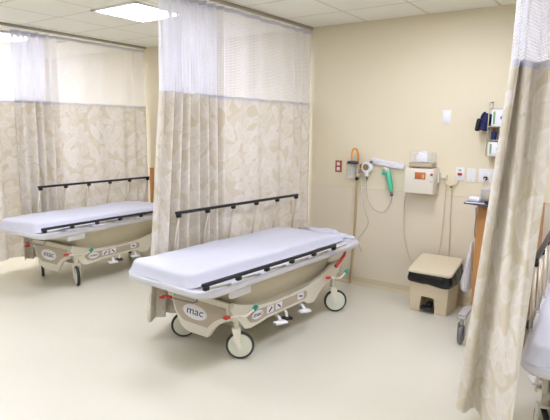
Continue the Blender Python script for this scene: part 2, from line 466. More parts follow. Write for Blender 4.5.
# ------------------------------------------------------------------ stretchers
# local frame: x across, +y towards the head (wall), origin on the floor under the litter's middle
HX, HY = .41, 1.025
def ZT(y): return .602           # top of the rim
GS = 'wheeled hospital stretchers'
def castor_wheel(parent_part, c, heading):
    """c = swivel axis foot point (x, y); heading = angle of the wheel's axle in plan"""
    pass
def make_stretcher(label, axles):
    T = thing('hospital_stretcher', label, 'stretcher', (0, 0, 0), 0, GS)
    # rim bumper: rounded profile swept around a rounded rectangle
    prof = [(0, 0), (.012, .002), (.018, -.010), (.018, -.034), (.010, -.046), (-.045, -.046), (-.052, -.030), (-.046, -.004)]
    base = rrect(HX - .018, HY - .018, .10, 10)
    rg = []
    for i, (x, y) in enumerate(base):
        a, c = base[i - 1], base[(i + 1) % len(base)]
        t = Vector((c[0] - a[0], c[1] - a[1], 0)).normalized(); nrm = Vector((t.y, -t.x, 0))
        rg.append([Vector((x, y, ZT(y) + dz)) + nrm * dn for dn, dz in prof])
    MB().rings(rg, cap=False, loop=True).build('rim_bumper', M['bumper'], T)
    dk = MB(); ins = rrect(HX - .06, HY - .06, .10, 8)
    dk.rings([[(x, y, ZT(y) - .034) for x, y in ins], [(x, y, ZT(y) - .012) for x, y in ins]])
    dk.build('litter_deck', M['bumper'], T)
    # shroud hull from deck down to the base
    hl = MB()
    L = [(.315, .93, .0, .562), (.295, .86, .0, .535), (.262, .70, .03, .47), (.252, .65, .04, .40), (.25, .62, .05, .32), (.25, .60, .05, .20)]
    hl.rings([[(x, y, z) for x, y in rrect(hx, hy, .10, 8, 0, cy)] for hx, hy, cy, z in L])
    hl.build('shroud', M['hull'], T)
    # base cover: two side skirts and two end skirts with wheel arches
    yf, yh = -.68, .76        # foot face, head face of the base
    bc = MB()
    side = [(-.60, .29), (-.57, .245), (-.542, .211), (-.487, .20), (-.38, .21), (-.291, .228), (.197, .229), (.225, .205), (.255, .182), (.333, .174),
            (.37, .192), (.408, .235), (.46, .27), (.533, .297), (.64, .315), (.74, .345), (.78, .43), (.72, .46), (.60, .43), (.44, .375), (.24, .34), (0, .326), (-.2, .328), (-.38, .345), (-.54, .38), (-.66, .43), (-.69, .38), (-.655, .32)]
    for s in (-1, 1):
        bc.prism(side, s * .295, s * .325, 'YZ', .006)
    def endp(y, sgn):
        e = [(-.29, .42), (-.288, .36), (-.262, .275), (-.225, .20), (-.19, .155), (-.15, .132), (-.09, .126), (.08, .126), (.10, .145), (.125, .192), (.17, .243), (.225, .278), (.28, .295), (.29, .36), (.29, .42), (.0, .43)] if sgn > 0 else [(-.29, .42), (-.29, .36), (-.28, .295), (-.225, .278), (-.17, .243), (-.125, .192), (-.10, .145), (-.08, .126), (.08, .126), (.10, .145), (.125, .192), (.17, .243), (.225, .278), (.28, .295), (.29, .36), (.29, .42), (.0, .43)]
        bc.prism(e, y, y + sgn * .03, 'XZ', .006)
    endp(yf, 1); endp(yh, -1)
    # flat tray joining the skirts
    bc.box((0, .04, .305), (.60, 1.36, .05), .01)
    bc_o = bc.build('base_cover', M['cream'], T)
    # taupe panels
    for s in (-1, 1):
        tp = MB(); q = []
        for i in range(9): q.append((.20 + .03 * math.cos(-PI / 2 + PI * i / 8), .277 + .033 * math.sin(-PI / 2 + PI * i / 8)))
        q += [(-.25, .311), (-.45, .322), (-.51, .318), (-.525, .285), (-.49, .245), (-.42, .228), (-.30, .243), (-.2, .243)]
        tp.prism(q, s * .3235, s * .3275, 'YZ')
        tp.build('side_strip', M['taupe'], bc_o)
    for y in (yf - .003, yh + .003):
        tq = MB(); tq.prism([(-.265, .385), (-.262, .34), (-.23, .26), (-.17, .212), (-.14, .205), (.085, .205), (.115, .235), (.16, .272), (.215, .302), (.265, .315), (.265, .385)], y - .002, y + .002, 'XZ')
        tq.build('end_panel', M['taupe'], bc_o)
    # emblems: white ovals with lettering
    def emblem(c, rx, rz, face):
        e = MB()
        if face == 'foot':
            P = lambda r, a, d: (c[0] + rx * r * math.cos(a), c[1] - d, c[2] + rz * r * math.sin(a))
            X = Matrix.Translation((c[0], c[1] - .0045, c[2] + .004)) @ Matrix.Rotation(PI / 2, 4, 'X')
        else:
            P = lambda r, a, d: (c[0] + d, c[1] + rx * r * math.cos(a), c[2] + rz * r * math.sin(a))
            X = Matrix.Translation((c[0] + .0045, c[1], c[2] + .003)) @ Matrix.Rotation(PI / 2, 4, 'Z') @ Matrix.Rotation(PI / 2, 4, 'X')
        n = 32
        e.rings([[P(1, 2 * PI * k / n, 0) for k in range(n)], [P(1, 2 * PI * k / n, .003) for k in range(n)], [P(.96, 2 * PI * k / n, .004) for k in range(n)]])
        e.mi = 1
        e.text('mac', rz * 1.45, X @ Matrix.Diagonal((1.35, 1.05, 1, 1)), .0012, .14)
        e.mi = 2
        e.rings([[P(1.06, 2 * PI * k / n, .000) for k in range(n)], [P(1.06, 2 * PI * k / n, .002) for k in range(n)]], cap=True)
        return e.build('emblem', [M['paper'], M['ink'], M['cream']], bc_o)
    emblem((-.035, yf - .005, .295), .118, .054, 'foot')
    emblem((.3275, -.413, .283), .062, .030, 'side')
    lab = []
    for (y, wd, sl) in ((-.262, .08, 1), (-.155, .08, -1), (.135, .085, .35)):
        e = MB(); e.box((.3285, y, .281), (.003, wd, .052), .001); e.mi = 1
        e.box((.3305, y, .281), (.002, .012, .048 if abs(sl) == 1 else .045), 0, Matrix.Rotation(-.9 * sl if abs(sl) == 1 else 1.35, 3, 'X'))
        e.build('icon_label', [M['paper'], M['ink']], bc_o)
    # castors
    cs = [(.285, -.60), (-.305, -.585), (.315, .65), (-.315, .65)]
    for (x, y), ax in zip(cs, axles):
        a = Vector((math.cos(ax), math.sin(ax), 0)); tr = Vector((-a.y, a.x, 0)) * .03
        c = Vector((x, y, .103)) + tr
        cm = MB()
        cm.cyl((x, y, .225), (x, y, .33), .020, .018, 16)
        # hood over the wheel: an arched fork, two cheeks
        for s in (-1, 1):
            o2 = a * (.030 * s)
            hood = [(-.030, .212), (-.022, .230), (.022, .232), (.030, .214), (.024, .15), (.034, .088), (.014, .084), (-.012, .14)]
            b = cm.bm
            A = [b.verts.new(Vector((x, y, 0)) + o2 + Vector((-a.y, a.x, 0)) * (u + .008) + Vector((0, 0, v))) for u, v in hood]
            B = [b.verts.new(v.co + a * (.007 * s)) for v in A]
            fs = [b.faces.new(A), b.faces.new(list(reversed(B)))]
            for i in range(len(A)):
                j = (i + 1) % len(A); fs.append(b.faces.new((A[j], A[i], B[i], B[j])))
        rot = Matrix.Rotation(ax, 3, 'Z')
        cm.box((x, y, .224), (.066, .056, .018), .007, rot)
        co = cm.build('castor', M['cream'], T)
        wm = MB(); wm.disc_lathe([(.020, -.024), (.030, -.022), (.070, -.012), (.082, -.016), (.086, -.012), (.086, .012), (.082, .016), (.070, .012), (.030, .022), (.020, .024)], c, a, 28)
        wm.build('wheel_hub', M['wheel'], co)
        wt = MB(); wt.torus(c, a, .090, .0115, 36, 10, 1.35); wt.build('tyre', M['rubber'], co)
        # brake lever with a red and a green pad
        out = 1 if x > 0 else -1; f = 1 if y < 0 else 1
        lx = x + out * .04
        lv = MB()
        lv.tube([(x, y, .31), (lx, y, .318), (lx, y - .115, .348)], .010, 8)
        lv.tube([(lx, y, .318), (lx + out * .012, y + .05, .312), (lx + out * .012, y + .135, .338)], .010, 8)
        lo = lv.build('brake_lever', M['cream'], co)
    for (x, y) in cs:
        out = 1 if x > 0 else -1; lx = x + out * .04
        MB().box((lx, y - .135, .353), (.036, .048, .020), .007).build('red_pedal', M['red'], T)
        MB().box((lx + out * .012, y + .15, .345), (.034, .044, .024), .007, Matrix.Rotation(.5, 3, 'X')).build('green_pedal', M['green'], T)
    # pump pedals under the side
    for s in (-1, 1):
        for (y, blk) in ((-.20, True), (.12, False)):
            pm = MB()
            pm.tube([(s * .20, y + .06, .235), (s * .34, y + .03, .195), (s * .38, y, .180)], .013, 8)
            pm.box((s * .39, y - .015, .178), (.055, .10, .018), .006, Matrix.Rotation(-.4 * s, 3, 'Z'))
            po = pm.build('pump_pedal', M['white'], T)
            if blk:
                MB().box((s * .385, y + .075, .186), (.06, .07, .022), .008, Matrix.Rotation(-.4 * s, 3, 'Z')).build('pedal_pad', M['black'], po)
                MB().tube([(s * .22, y + .14, .235), (s * .35, y + .11, .215), (s * .385, y + .075, .190)], .011, 8).build('pedal_arm', M['cream'], po)
    # label plates hanging under the rim
    for s in (-1, 1):
        MB().box((s * .366, -.646, .524), (.030, .20, .062), .008).build('side_tab', M['white'], T)
    # red levers
    rl = MB()
    for s in (-1, 1):
        rl = MB(); rl.tube([(s * .35, .80, .53), (s * .365, .755, .507), (s * .375, .60, .437)], [.010, .013, .016], 10)
        rl.build('red_lever', M['red'], T)
    fl = MB(); fl.tube([(.17, -.84, .560), (.17, -.86, .465), (.14, -.865, .450), (-.06, -.87, .444)], .0045, 8); flo = fl.build('foot_lever', M['darkgrey'], T)
    MB().tube([(-.075, -.87, .444), (-.135, -.87, .441)], .011, 10).build('lever_grip', M['red'], flo)
    # side rails: the +x one folded down, the -x one raised
    def rail(side, ys, zr, fold):
        n = 6; x = side * (HX + .008)
        rm = MB()
        a0 = Vector((x, ys[0] - .03, zr(ys[0] - .03))); a1 = Vector((x, ys[-1] + .03, zr(ys[-1] + .03)))
        rm.box((a0 + a1) / 2, (.028, (a1 - a0).length, .024), .008, Matrix.Rotation(math.atan2(a1.z - a0.z, a1.y - a0.y), 3, 'X'))
        ro = rm.build('side_rail', M['black'], T)
        for k, y in enumerate(ys):
            MB().box((x, y, zr(y) - .022), (.032, .040, .030), .007).build('rail_knuckle', M['black'], ro)
            if fold:
                MB().tube([(x, y + .012, zr(y) - .030), (x - side * .03, y + .25, ZT(y) + .008)], .007, 8).build('rail_post', M['steel'], ro)
            else:
                MB().tube([(x, y, zr(y) - .03), (x - side * .012, y - .09, ZT(y) + .004)], .010, 8).build('rail_post', M['steel'], ro)
            yb = y + .25 if fold else y - .09
            MB().box((x - side * (.036 if fold else .02), yb, ZT(yb) + .004), (.026, .032, .016), .005).build('post_bracket', M['bumper'], ro)
    rail(1, [-1.02 + .30 * i for i in range(6)], lambda y: .656 - .012 * y, True)
    rail(-1, [-.48 + .318 * i for i in range(6)], lambda y: .953 - .007 * y, False)
    return T
MX0, MY0 = -.062, -.034
def MT(y): return .692 - .014 * (y + .97) / 1.7      # sheet-covered mattress top
def sheet_mesh(seed):
    rnd = random.Random(seed)
    ph = [rnd.uniform(0, 6.28) for _ in range(8)]
    b = MB(); lv = []
    for (ins, zf, wav) in ((-.016, 'b', 1.), (-.008, .18, .8), (.0, .45, .5), (.006, .72, .3), (.012, .89, .2), (.024, .975, .1), (.044, 1.0, .0), (.12, 1.006, 0), (.20, 1.012, 0)):
        o = rrect(.316 - ins, .962 - ins * 1.2, max(.065 - ins * .2, .03), 10, MX0, MY0)
        # extra points on the straights so the hem can wave
        ring = []
        for i, (x, y) in enumerate(o):
            x2, y2 = o[(i + 1) % len(o)]
            L = math.hypot(x2 - x, y2 - y); n = 1 if i % 11 != 10 else (16 if i in (10, 32) and False else 14)
            for k in range(n):
                px, py = x + (x2 - x) * k / n, y + (y2 - y) * k / n
                zb = ZT(py) + .001; zt = MT(py)
                s = i + k / n
                wv = wav * .006 * (math.sin(9 * px + 14 * py + ph[0]) + .7 * math.sin(21 * py - 17 * px + ph[1]))
                if zf == 'b': z = zb + .001 + .5 * abs(wv)
                else: z = zb + (zt - zb) * zf
                z += .0035 * math.sin(7 * py + 5 * px + ph[2]) * (zf != 'b') + .002 * math.sin(23 * py - 9 * px + ph[3]) * (zf != 'b')
                # taper the head end
                if py > .74 and zf != 'b': z -= (py - .74) * .16 * zf
                d = math.hypot(px, py) or 1
                ring.append((px + px / d * wv, py + py / d * wv * .4, z))
        lv.append(ring)
    b.rings(lv, cap=False)
    bm = b.bm; bm.verts.ensure_lookup_table()
    n = len(lv[0]); last = [bm.verts[(len(lv) - 1) * n + i] for i in range(n)]
    c = bm.verts.new((MX0, MY0, MT(MY0) + .004))
    for i in range(n):
        f = bm.faces.new((last[i], last[(i + 1) % n], c)); f.smooth = True
    return b
def bedsheet(label, loc, seed):
    t = thing('mattress', label, 'mattress', loc[:3], loc[3], 'sheeted stretcher mattresses')
    mt = MB(); o = rrect(.298, .935, .07, 6, MX0, MY0)
    mt.rings([[(x, y, ZT(y) - .009) for x, y in o], [(x, y, MT(y) - .035) for x, y in o],
              [(MX0 + (x - MX0) * .96, y * .985, MT(y) - .014 - max(0, y - .70) * .2) for x, y in o]])
    mt.build('mattress_core', M['mattress'], t)
    sheet_mesh(seed).build('white_sheet', M['sheet'], t)
    return t
AX_CAM = math.atan2(-2.75, 2.2)
B1 = (-2.438, 3.29, 0, -.047); B2 = (-4.902, 3.633, 0, .051); B3 = (.029, 3.417, 0, .042)
s1 = make_stretcher('white-sheeted stretcher nearest the camera in full view, before the middle curtain', (AX_CAM, AX_CAM + .25, AX_CAM + .05, .3)); s1.location = B1[:3]; s1.rotation_euler = (0, 0, B1[3])
AX2 = math.atan2(3.0, -4.5) + PI / 2
s2 = make_stretcher('white-sheeted stretcher standing farther back at the left, beyond the middle curtain', (AX2 + .12, AX2, AX2 + .1, AX2)); s2.location = B2[:3]; s2.rotation_euler = (0, 0, B2[3])
s3 = make_stretcher('stretcher cut off by the right edge, half hidden by the right-hand curtain', (.9, .35, .2, .4)); s3.location = B3[:3]; s3.rotation_euler = (0, 0, B3[3])
for ch in list(s3.children):
    if ch.name.startswith('red_pedal') and sum(v.co.x + v.co.y for v in ch.data.vertices) / len(ch.data.vertices) < -.9: bpy.data.objects.remove(ch)
bedsheet('white-sheeted mattress lying on the stretcher nearest the camera', B1, 1)
bedsheet('white-sheeted mattress on the far stretcher at the left', B2, 2)
bedsheet('white-sheeted mattress on the stretcher cut off by the right edge', B3, 3)
# crumpled white cloth at the head of the near stretcher
cm = MB(); rnd = random.Random(4)
q = bmesh.ops.create_icosphere(cm.bm, subdivisions=4, radius=1)
for v in cm.bm.verts:
    d = v.co.normalized()
    k = 1 + .16 * math.sin(7 * d.x + 3 * d.y) + .12 * math.sin(11 * d.y - 5 * d.z + 1) + .08 * math.sin(17 * d.x - 13 * d.y)
    v.co = Vector((d.x * .27 * k, d.y * .036 * k, max(d.z, -.25) * .05 * k))
for f in cm.bm.faces: f.smooth = True
c = cm.build('crumpled_cloth', M['sheet']); c.location = (B1[0] + .055, B1[1] + .985, ZT(.98) + .012); c.rotation_euler = (0, 0, B1[3])
tag(c, 'crumpled white cloth at the wall end of the near stretcher', 'cloth')

# ------------------------------------------------------------------ wall equipment
W = D - .0045      # face of the lower wall sheet; upper wall face is D
def plate(name, x, z, w_, h, mat, label, cat, group=None):
    t = thing(name, label, cat, (x, D, z), 0, group)
    MB().box((0, -.004, 0), (w_, .008, h), .003).build('face_plate', mat, t)
    return t
def socket(t, x, z, mat=None):
    s = MB(); s.box((x, -.0095, z), (.034, .006, .030), .004).build('socket', mat or M['white'], t)
    return s
t = plate('wall_outlet', -2.533, 1.232, .075, .122, M['redplate'], 'red outlet plate with two white sockets on the wall, left of the canister', 'outlet')
for dz in (.026, -.026):
    so = MB().box((0, -.0095, dz), (.034, .005, .034), .005); so.build('socket', M['paper'], t)
t = plate('light_switch', -1.441, 1.738, .072, .118, M['white'], 'white switch plate high on the bare wall', 'switch')
MB().box((0, -.010, 0), (.032, .006, .064), .002).build('rocker', M['paper'], t)
t = plate('nurse_call_station', -1.29, 1.222, .074, .122, M['white'], 'white call plate with a red button, right of the sharps cabinet', 'call button')
MB().box((0, -.011, .0), (.040, .008, .024), .003).build('red_button', M['red'], t)
MB().box((.0, -.0105, .036), (.024, .006, .014), .002).build('socket', M['printgreen'], t)
t = plate('wall_plate', -1.19, 1.216, .078, .122, M['white'], 'plain white wall plate beside the double outlet', 'wall plate')
for dz in (.042, -.042): MB().disc_lathe([(.004, 0), (.004, .002)], (0, -.008, dz), (0, -1, 0), 8).build('screw', M['steel'], t)
t = plate('wall_outlet', -1.066, 1.218, .125, .125, M['white'], 'wide white outlet plate with a black plug in it', 'outlet')
for dx in (-.03, .03):
    MB().box((dx, -.0095, 0), (.036, .004, .075), .004).build('socket', M['paper'], t)
# suction canister
t = thing('suction_canister', 'clear wall suction canister with a dark lid and an orange loop of hose', 'suction canister', (-2.352, D, 1.122))
MB().box((0, -.012, .10), (.05, .024, .20), .005).build('wall_bracket', M['ivory'], t)
c0 = MB(); c0.disc_lathe([(.038, 0), (.044, .01), (.050, .15), (.050, .152), (.046, .152), (.040, .012), (.0, .008)], (0, -.08, .0), (0, 0, 1), 24, cap=False); c0.build('canister', M['clear'], t)
MB().disc_lathe([(.056, 0), (.060, .004), (.060, .018), (.050, .026), (.018, .030)], (0.02, -.08, .150), (0, 0, 1), 24).build('canister_lid', M['smoke'], t)
pts = catmull([(.01, -.08, .17), (.005, -.085, .23), (.018, -.088, .285), (.042, -.088, .302), (.066, -.088, .285), (.080, -.085, .23), (.072, -.08, .17)], 6)
MB().tube(pts, .0095, 10).build('orange_hose', M['orange'], t)
# vacuum gauge knob and valve
k = MB(); k.box((.062, -.035, .075), (.03, .07, .05), .006); k.cyl((.062, -.05, .055), (.062, -.05, .010), .012, .016, 12)
k.build('valve_body', M['steel'], t)
MB().ball((.062, -.055, .0), .022, (1, 1, .9)).build('valve_knob', M['black'], t)
# regulator
t = thing('vacuum_regulator', 'white round wall regulator with a bronze dial, right of the canister', 'regulator', (-2.185, D, 1.240)); t.scale = (.88, .88, .88)
r_ = MB(); r_.disc_lathe([(.030, 0), (.040, .03), (.062, .036), (.066, .045), (.066, .075), (.058, .088), (.050, .090)], (0, 0, 0), (0, -1, 0), 28)
r_.box((0, -.06, -.078), (.045, .05, .05), .010); r_.build('housing', M['white'], t)
MB().disc_lathe([(.036, 0), (.036, .004)], (-.004, -.089, .004), (0, -1, 0), 24).build('dial', M['bronze'], t)
MB().ball((.045, -.06, .062), .020).build('selector_knob', M['darkgrey'], t)
MB().box((-.078, -.05, .012), (.026, .05, .045), .006).build('port', M['redplate'], t)
n_ = MB(); n_.cyl((0, -.06, -.10), (0, -.06, -.145), .012, .007, 12); n_.build('hose_barb', M['darkgrey'], t)
# tilted label rail above the oxygen outlets
t = thing('label_rail', 'white tilted label strip above the green oxygen bag', 'label strip', (-1.985, D, 1.284), 0)
rt = Matrix.Rotation(math.radians(8), 3, 'Y')
MB().box((0, -.015, 0), (.345, .03, .058), .005, rt).build('strip', M['paper'], t)
for (dx, dz, ln) in ((-.02, .006, .20), (.08, -.014, .12), (-.09, -.002, .06)):
    MB().box(rt @ Vector((dx, -.0305, dz)), (ln, .002, .006), 0, rt).build('printed_line', M['bumper'], t)
# flowmeter + oxygen bag
t = thing('oxygen_flowmeter', 'small green and steel oxygen flowmeter under the label strip', 'flowmeter', (-2.02, D, 1.215)); t.scale = (.75, .75, .75)
f = MB(); f.cyl((0, 0, .03), (0, -.06, .03), .014, None, 12); f.cyl((0, -.05, -.02), (0, -.05, .05), .012, None, 12); f.build('body', M['steel'], t)
MB().disc_lathe([(.018, 0), (.022, .01), (.022, .03), (.014, .04)], (0, -.05, -.055), (0, 0, 1), 14).build('green_nut', M['mint'], t)
f = MB(); f.cyl((.01, -.05, .035), (.060, -.055, .025), .012, .016, 12); f.build('outlet_arm', M['white'], t)
t = thing('oxygen_bag', 'long green oxygen bag hanging below the white label strip', 'oxygen bag', (-1.955, D - .055, 1.22))
g = MB()
path = [(-.012, 0, 0), (-.004, 0, -.03), (.008, 0, -.08), (.020, 0, -.13), (.030, 0, -.18), (.036, 0, -.205)]
g.tube(path, [.014, .025, .028, .026, .021, .012], 14); g.build('bag', M['mint'], t)
MB().cyl((.036, 0, -.20), (.040, 0, -.245), .012, .016, 12).build('end_fitting', M['darkgrey'], t)
MB().cyl((-.018, 0, .02), (-.012, 0, -.004), .013, .015, 12).build('neck', M['white'], t)

def cordthing(name, pts, r, mat, label, cat, k=8):
    o = MB().tube(catmull(pts, k), r, 7).build(name, mat, loc=pts[0])
    return tag(o, label, cat)
cordthing('oxygen_tubing', [(-2.185, D - .053, 1.11), (-2.18, D - .05, 1.0), (-2.165, D - .03, .90), (-2.10, D - .02, .815), (-2.01, D - .02, .80), (-1.95, D - .025, .87), (-1.922, D - .04, .93), (-1.915, D - .05, .972)], .0042, M['tubing'], 'clear tubing looping from the white regulator to the green bag', 'tubing')
cordthing('suction_tubing', [(-2.272, D - .04, 1.18), (-2.26, D - .05, 1.08), (-2.245, D - .05, 1.0), (-2.20, D - .03, .80), (-2.165, D - .02, .68), (-2.21, D - .02, .58), (-2.27, D - .02, .48), (-2.235, D - .009, .36)], .004, M['tubing'], 'thin clear tubing hanging down the wall right of the brown hose', 'tubing')
cordthing('drain_hose', [(-2.29, D - .055, 1.105), (-2.302, D - .04, .95), (-2.315, D - .02, .70), (-2.325, D - .02, .45), (-2.33, D - .03, .20), (-2.33, D - .04, .02)], .012, M['beigetube'], 'brownish hose running down the wall from the suction canister', 'hose')
cordthing('wall_cable', [(-1.785, D - .012, 1.03), (-1.80, D - .012, .90), (-1.785, D - .012, .62), (-1.75, D - .012, .46), (-1.70, D - .03, .36), (-1.62, D - .02, .22)], .005, M['cord'], 'cream cord hanging from the left of the sharps cabinet behind the bin', 'cord')
cordthing('wall_cable', [(-1.408, D - .012, 1.15), (-1.41, D - .012, .95), (-1.415, D - .012, .72), (-1.43, D - .012, .50), (-1.445, D - .012, .25)], .005, M['cord'], 'thin cream cord at the right of the sharps cabinet, left of the thicker cord', 'cord')
cordthing('call_cord', [(-1.298, D - .02, 1.165), (-1.31, D - .02, 1.13), (-1.352, D - .025, 1.11), (-1.352, D - .02, 1.06), (-1.35, D - .012, .85), (-1.345, D - .012, .62), (-1.343, D - .012, .42), (-1.335, D - .012, .25)], .0065, M['cord'], 'cream call cord looped over the small wall hook below the red button', 'cord')
cordthing('bracket_cord', [(-1.43, D - .02, 1.19), (-1.41, D - .025, 1.13), (-1.375, D - .025, 1.115), (-1.356, D - .03, 1.105)], .005, M['cord'], 'short cream cord between the white wall clip and the small wall hook', 'cord')
h = MB(); h.cyl((0, 0, 0), (0, -.035, 0), .008, .006, 10); h.ball((0, -.038, .004), .012); o = h.build('wall_hook', M['bronze']); o.location = (-1.354, D, 1.10); tag(o, 'small brown wall hook holding the call cord', 'hook')
h = MB(); h.box((0, -.012, 0), (.05, .024, .045), .006); h.box((0, -.03, -.005), (.028, .02, .02), .005); o = h.build('wall_clip', M['ivory']); o.location = (-1.425, D, 1.19); tag(o, 'small cream wall clip beside the sharps cabinet', 'clip')

# sharps cabinet
t = thing('sharps_cabinet', 'cream wall-mounted sharps cabinet with an amber window', 'sharps cabinet', (-1.612, D, 1.148))
MB().box((-.006, -.075, 0), (.278, .15, .236), .010).build('cabinet_body', M['ivory'], t)
MB().box((-.006, -.1525, 0), (.268, .006, .228), .006).build('door', M['ivory'], t)
wn = MB(); wn.box((.006, -.157, .050), (.100, .006, .064), .003); wn.mi = 1; wn.box((.034, -.1605, .046), (.022, .003, .04), .001); wn.build('amber_window', [M['amber'], M['amber2']], t)
MB().disc_lathe([(.012, 0), (.012, .006), (.008, .010)], (.112, -.155, .066), (0, -1, 0), 14).build('lock', M['redplate'], t)
MB().disc_lathe([(.010, 0), (.010, .006)], (.108, -.155, .002), (0, -1, 0), 12).build('latch', M['steel'], t)
MB().box((.084, -.156, .070), (.022, .004, .026), .003).build('sticker', M['paper'], t)
MB().box((.139, -.025, .03), (.014, .05, .10), .004).build('side_bracket', M['ivory'], t)
t = thing('dispenser_tray', 'tan open tray mounted on the wall just above the sharps cabinet', 'tray', (-1.612, D, 1.268))
MB().box((-.004, -.075, .027), (.215, .15, .040), .006).build('tray', M['tan'], t)
t = thing('wipes_holder', 'clear holder with a white pack standing on the tan tray', 'holder', (-1.612, D - .075, 1.318))
b = MB(); 
for (cx, cy, sx, sy) in ((0, -.058, .20, .004), (0, .058, .20, .004), (-.10, 0, .004, .12), (.10, 0, .004, .12)): b.box((cx, cy, .045), (sx, sy, .09))
b.box((0, 0, .002), (.20, .12, .004)); b.build('clear_box', M['clear'], t)
MB().box((.0, -.02, .036), (.105, .06, .064), .010).build('white_pack', M['paper'], t)
# fold of tissue rising out of the pack
z = MB(); z.rings([[(-.04, -.035, .064), (.04, -.035, .064), (.04, .0, .064), (-.04, .0, .064)], [(-.045, -.015, .105), (.03, -.012, .108), (.03, -.004, .108), (-.045, -.006, .105)]]); z.build('tissue', M['paper'], t)

# wall basket with glove boxes, bottles and blood pressure cuff
t = thing('wall_rack', 'chrome wire wall rack holding glove boxes, half hidden by the right-hand curtain', 'wall rack', (-.985, D, 1.40))
rk = MB()
for x in (-.065, .13):
    rk.tube([(x, -.006, .0), (x, -.006, .46)], .005, 6)
    rk.tube([(x, -.13, .0), (x, -.13, .40), (x, -.10, .45), (x, -.006, .46)], .005, 6)
for z_ in (0., .135, .25, .40):
    rk.tube([(-.065, -.006, z_), (-.065, -.13, z_), (.13, -.13, z_), (.13, -.006, z_)], .004, 6)
rk.build('wire_frame', M['steel'], t)
for z_ in (0., .135, .25):
    MB().box((.032, -.068, z_), (.19, .12, .004)).build('shelf', M['greymet'], t)
def gbox(x, z_, w_, h, label, art):
    g = thing('glove_box', label, 'glove box', (x, D - .07, z_), 0, 'glove boxes in the wall rack')
    MB().box((0, 0, h / 2), (w_, .105, h), .003).build('carton', M['paper'], g)
    MB().box((-w_ * .38, -.0535, h * .5), (w_ * .10, .002, h * .75)).build('green_band', M['printgreen'], g)
    a = MB(); a.ball((w_ * .12, -.053, h * .5), .03, (1.2, .06, .75)); a.ball((w_ * .22, -.053, h * .68), .018, (1.2, .06, .8)); a.build('violet_print', M['violet'], g)
    if art: MB().box((0, -.054, h * .12), (w_ * .8, .002, h * .10)).build('grey_band', M['bumper'], g)
gbox(-.945, 1.654, .165, .14, 'white glove box with a violet print on the upper shelf of the rack', False)
gbox(-.955, 1.404, .165, .115, 'white glove box with a violet print on the bottom shelf of the rack', True)
for i, (dx, m) in enumerate(((-.055, 'bluecuff'), (-.005, 'darkgrey'), (.045, 'violet'))):
    lb = ['navy bottle', 'dark grey bottle', 'violet bottle'][i] + ' on the middle shelf of the wall rack'
    bt = thing('bottle', lb, 'bottle', (-.955 + dx, D - .07, 1.539), 0, 'bottles on the middle shelf of the rack')
    MB().disc_lathe([(.020, 0), (.022, .004), (.022, .06), (.010, .075), (.010, .08)], (0, 0, 0), (0, 0, 1), 14).build('bottle_body', M[m], bt)
    MB().disc_lathe([(.012, .078), (.012, .096), (.009, .099)], (0, 0, 0), (0, 0, 1), 12).build('cap', M['paper'] if i else M['redplate'], bt)
t = thing('blood_pressure_cuff', 'navy blood pressure cuff bundled on the left side of the wall rack', 'cuff', (-1.082, D - .07, 1.62))
q = MB()
q.box((-.005, 0, .07), (.085, .10, .15), .02, Matrix.Rotation(.28, 3, 'Y'))
q.build('cuff_roll', M['bluecuff'], t)
MB().box((-.055, -.02, .045), (.035, .09, .11), .014, Matrix.Rotation(.15, 3, 'Y')).build('strap', M['black'], t)
MB().tube(catmull([(.0, -.05, .05), (.02, -.07, .10), (.0, -.065, .15), (-.03, -.055, .11), (-.02, -.05, .06)], 5), .006, 7).build('air_hose', M['bluecuff'], t)

# ------------------------------------------------------------------ waste bin
bx, by = -1.385, 4.57
t = thing('waste_bin', 'beige step-on waste bin with a black liner under its lid, against the wall', 'waste bin', (bx, by, 0))
bb = MB()
# body with the recess of the pedal at the front
bb.prism([(-.165, 0), (-.075, 0), (-.070, .15), (.055, .15), (.060, 0), (.165, 0), (.178, .34), (-.178, .34)], -.165, -.02, 'XZ', .006)
bb.prism([(-.165, 0), (.165, 0), (.178, .34), (-.178, .34)], -.02, .165, 'XZ', .006)
bb.build('bin_body', M['bin'], t)
lg = MB(); o0 = rrect(.186, .176, .03, 5)
def dense(pts, step):
    out = []
    for i, p in enumerate(pts):
        q = pts[(i + 1) % len(pts)]; n = max(1, round(math.hypot(q[0] - p[0], q[1] - p[1]) / step))
        out += [(p[0] + (q[0] - p[0]) * k / n, p[1] + (q[1] - p[1]) * k / n) for k in range(n)]
    return out
core = dense(rrect(.182, .172, .03, 4), .009)
rr_ = []
for e, zz, a_ in ((-.002, .256, .003), (.012, .264, .005), (.021, .295, .006), (.022, .325, .006), (.020, .352, .005), (.015, .378, .004), (.008, .398, .002), (-.02, .400, 0)):
    ring = []
    for i, (x, y) in enumerate(core):
        d = math.hypot(x, y); u = i * .009
        wv = a_ * (math.sin(u * 61 + zz * 40) * .5 + math.sin(u * 103 - zz * 95) * .35 + .4 * math.sin(u * 23 + zz * 18))
        ring.append((x + x / d * (e + wv), y + y / d * (e + wv), zz + (.009 * math.sin(u * 9.5 + 1) + .003 * math.sin(u * 31)) * (zz < .29) + .04 * (y / .17) * max(0, (zz - .27) / .13)))
    rr_.append(ring)
lg.rings(rr_, cap=False)
lg.build('bin_liner', M['bag'], t)
ld = MB()
ld.rings([[(x, y, zz + .04 * (y / .19)) for x, y in rrect(.196 + e, .19 + e, .03, 6)] for e, zz in ((-.006, .392), (0, .397), (0, .412), (-.010, .420))])
ld.build('lid', M['binlid'], t)
p_ = MB(); p_.box((-.006, -.155, .045), (.11, .08, .022), .006); p_.box((-.006, -.10, .06), (.05, .10, .04), .006); p_.build('foot_pedal', M['black'], t)

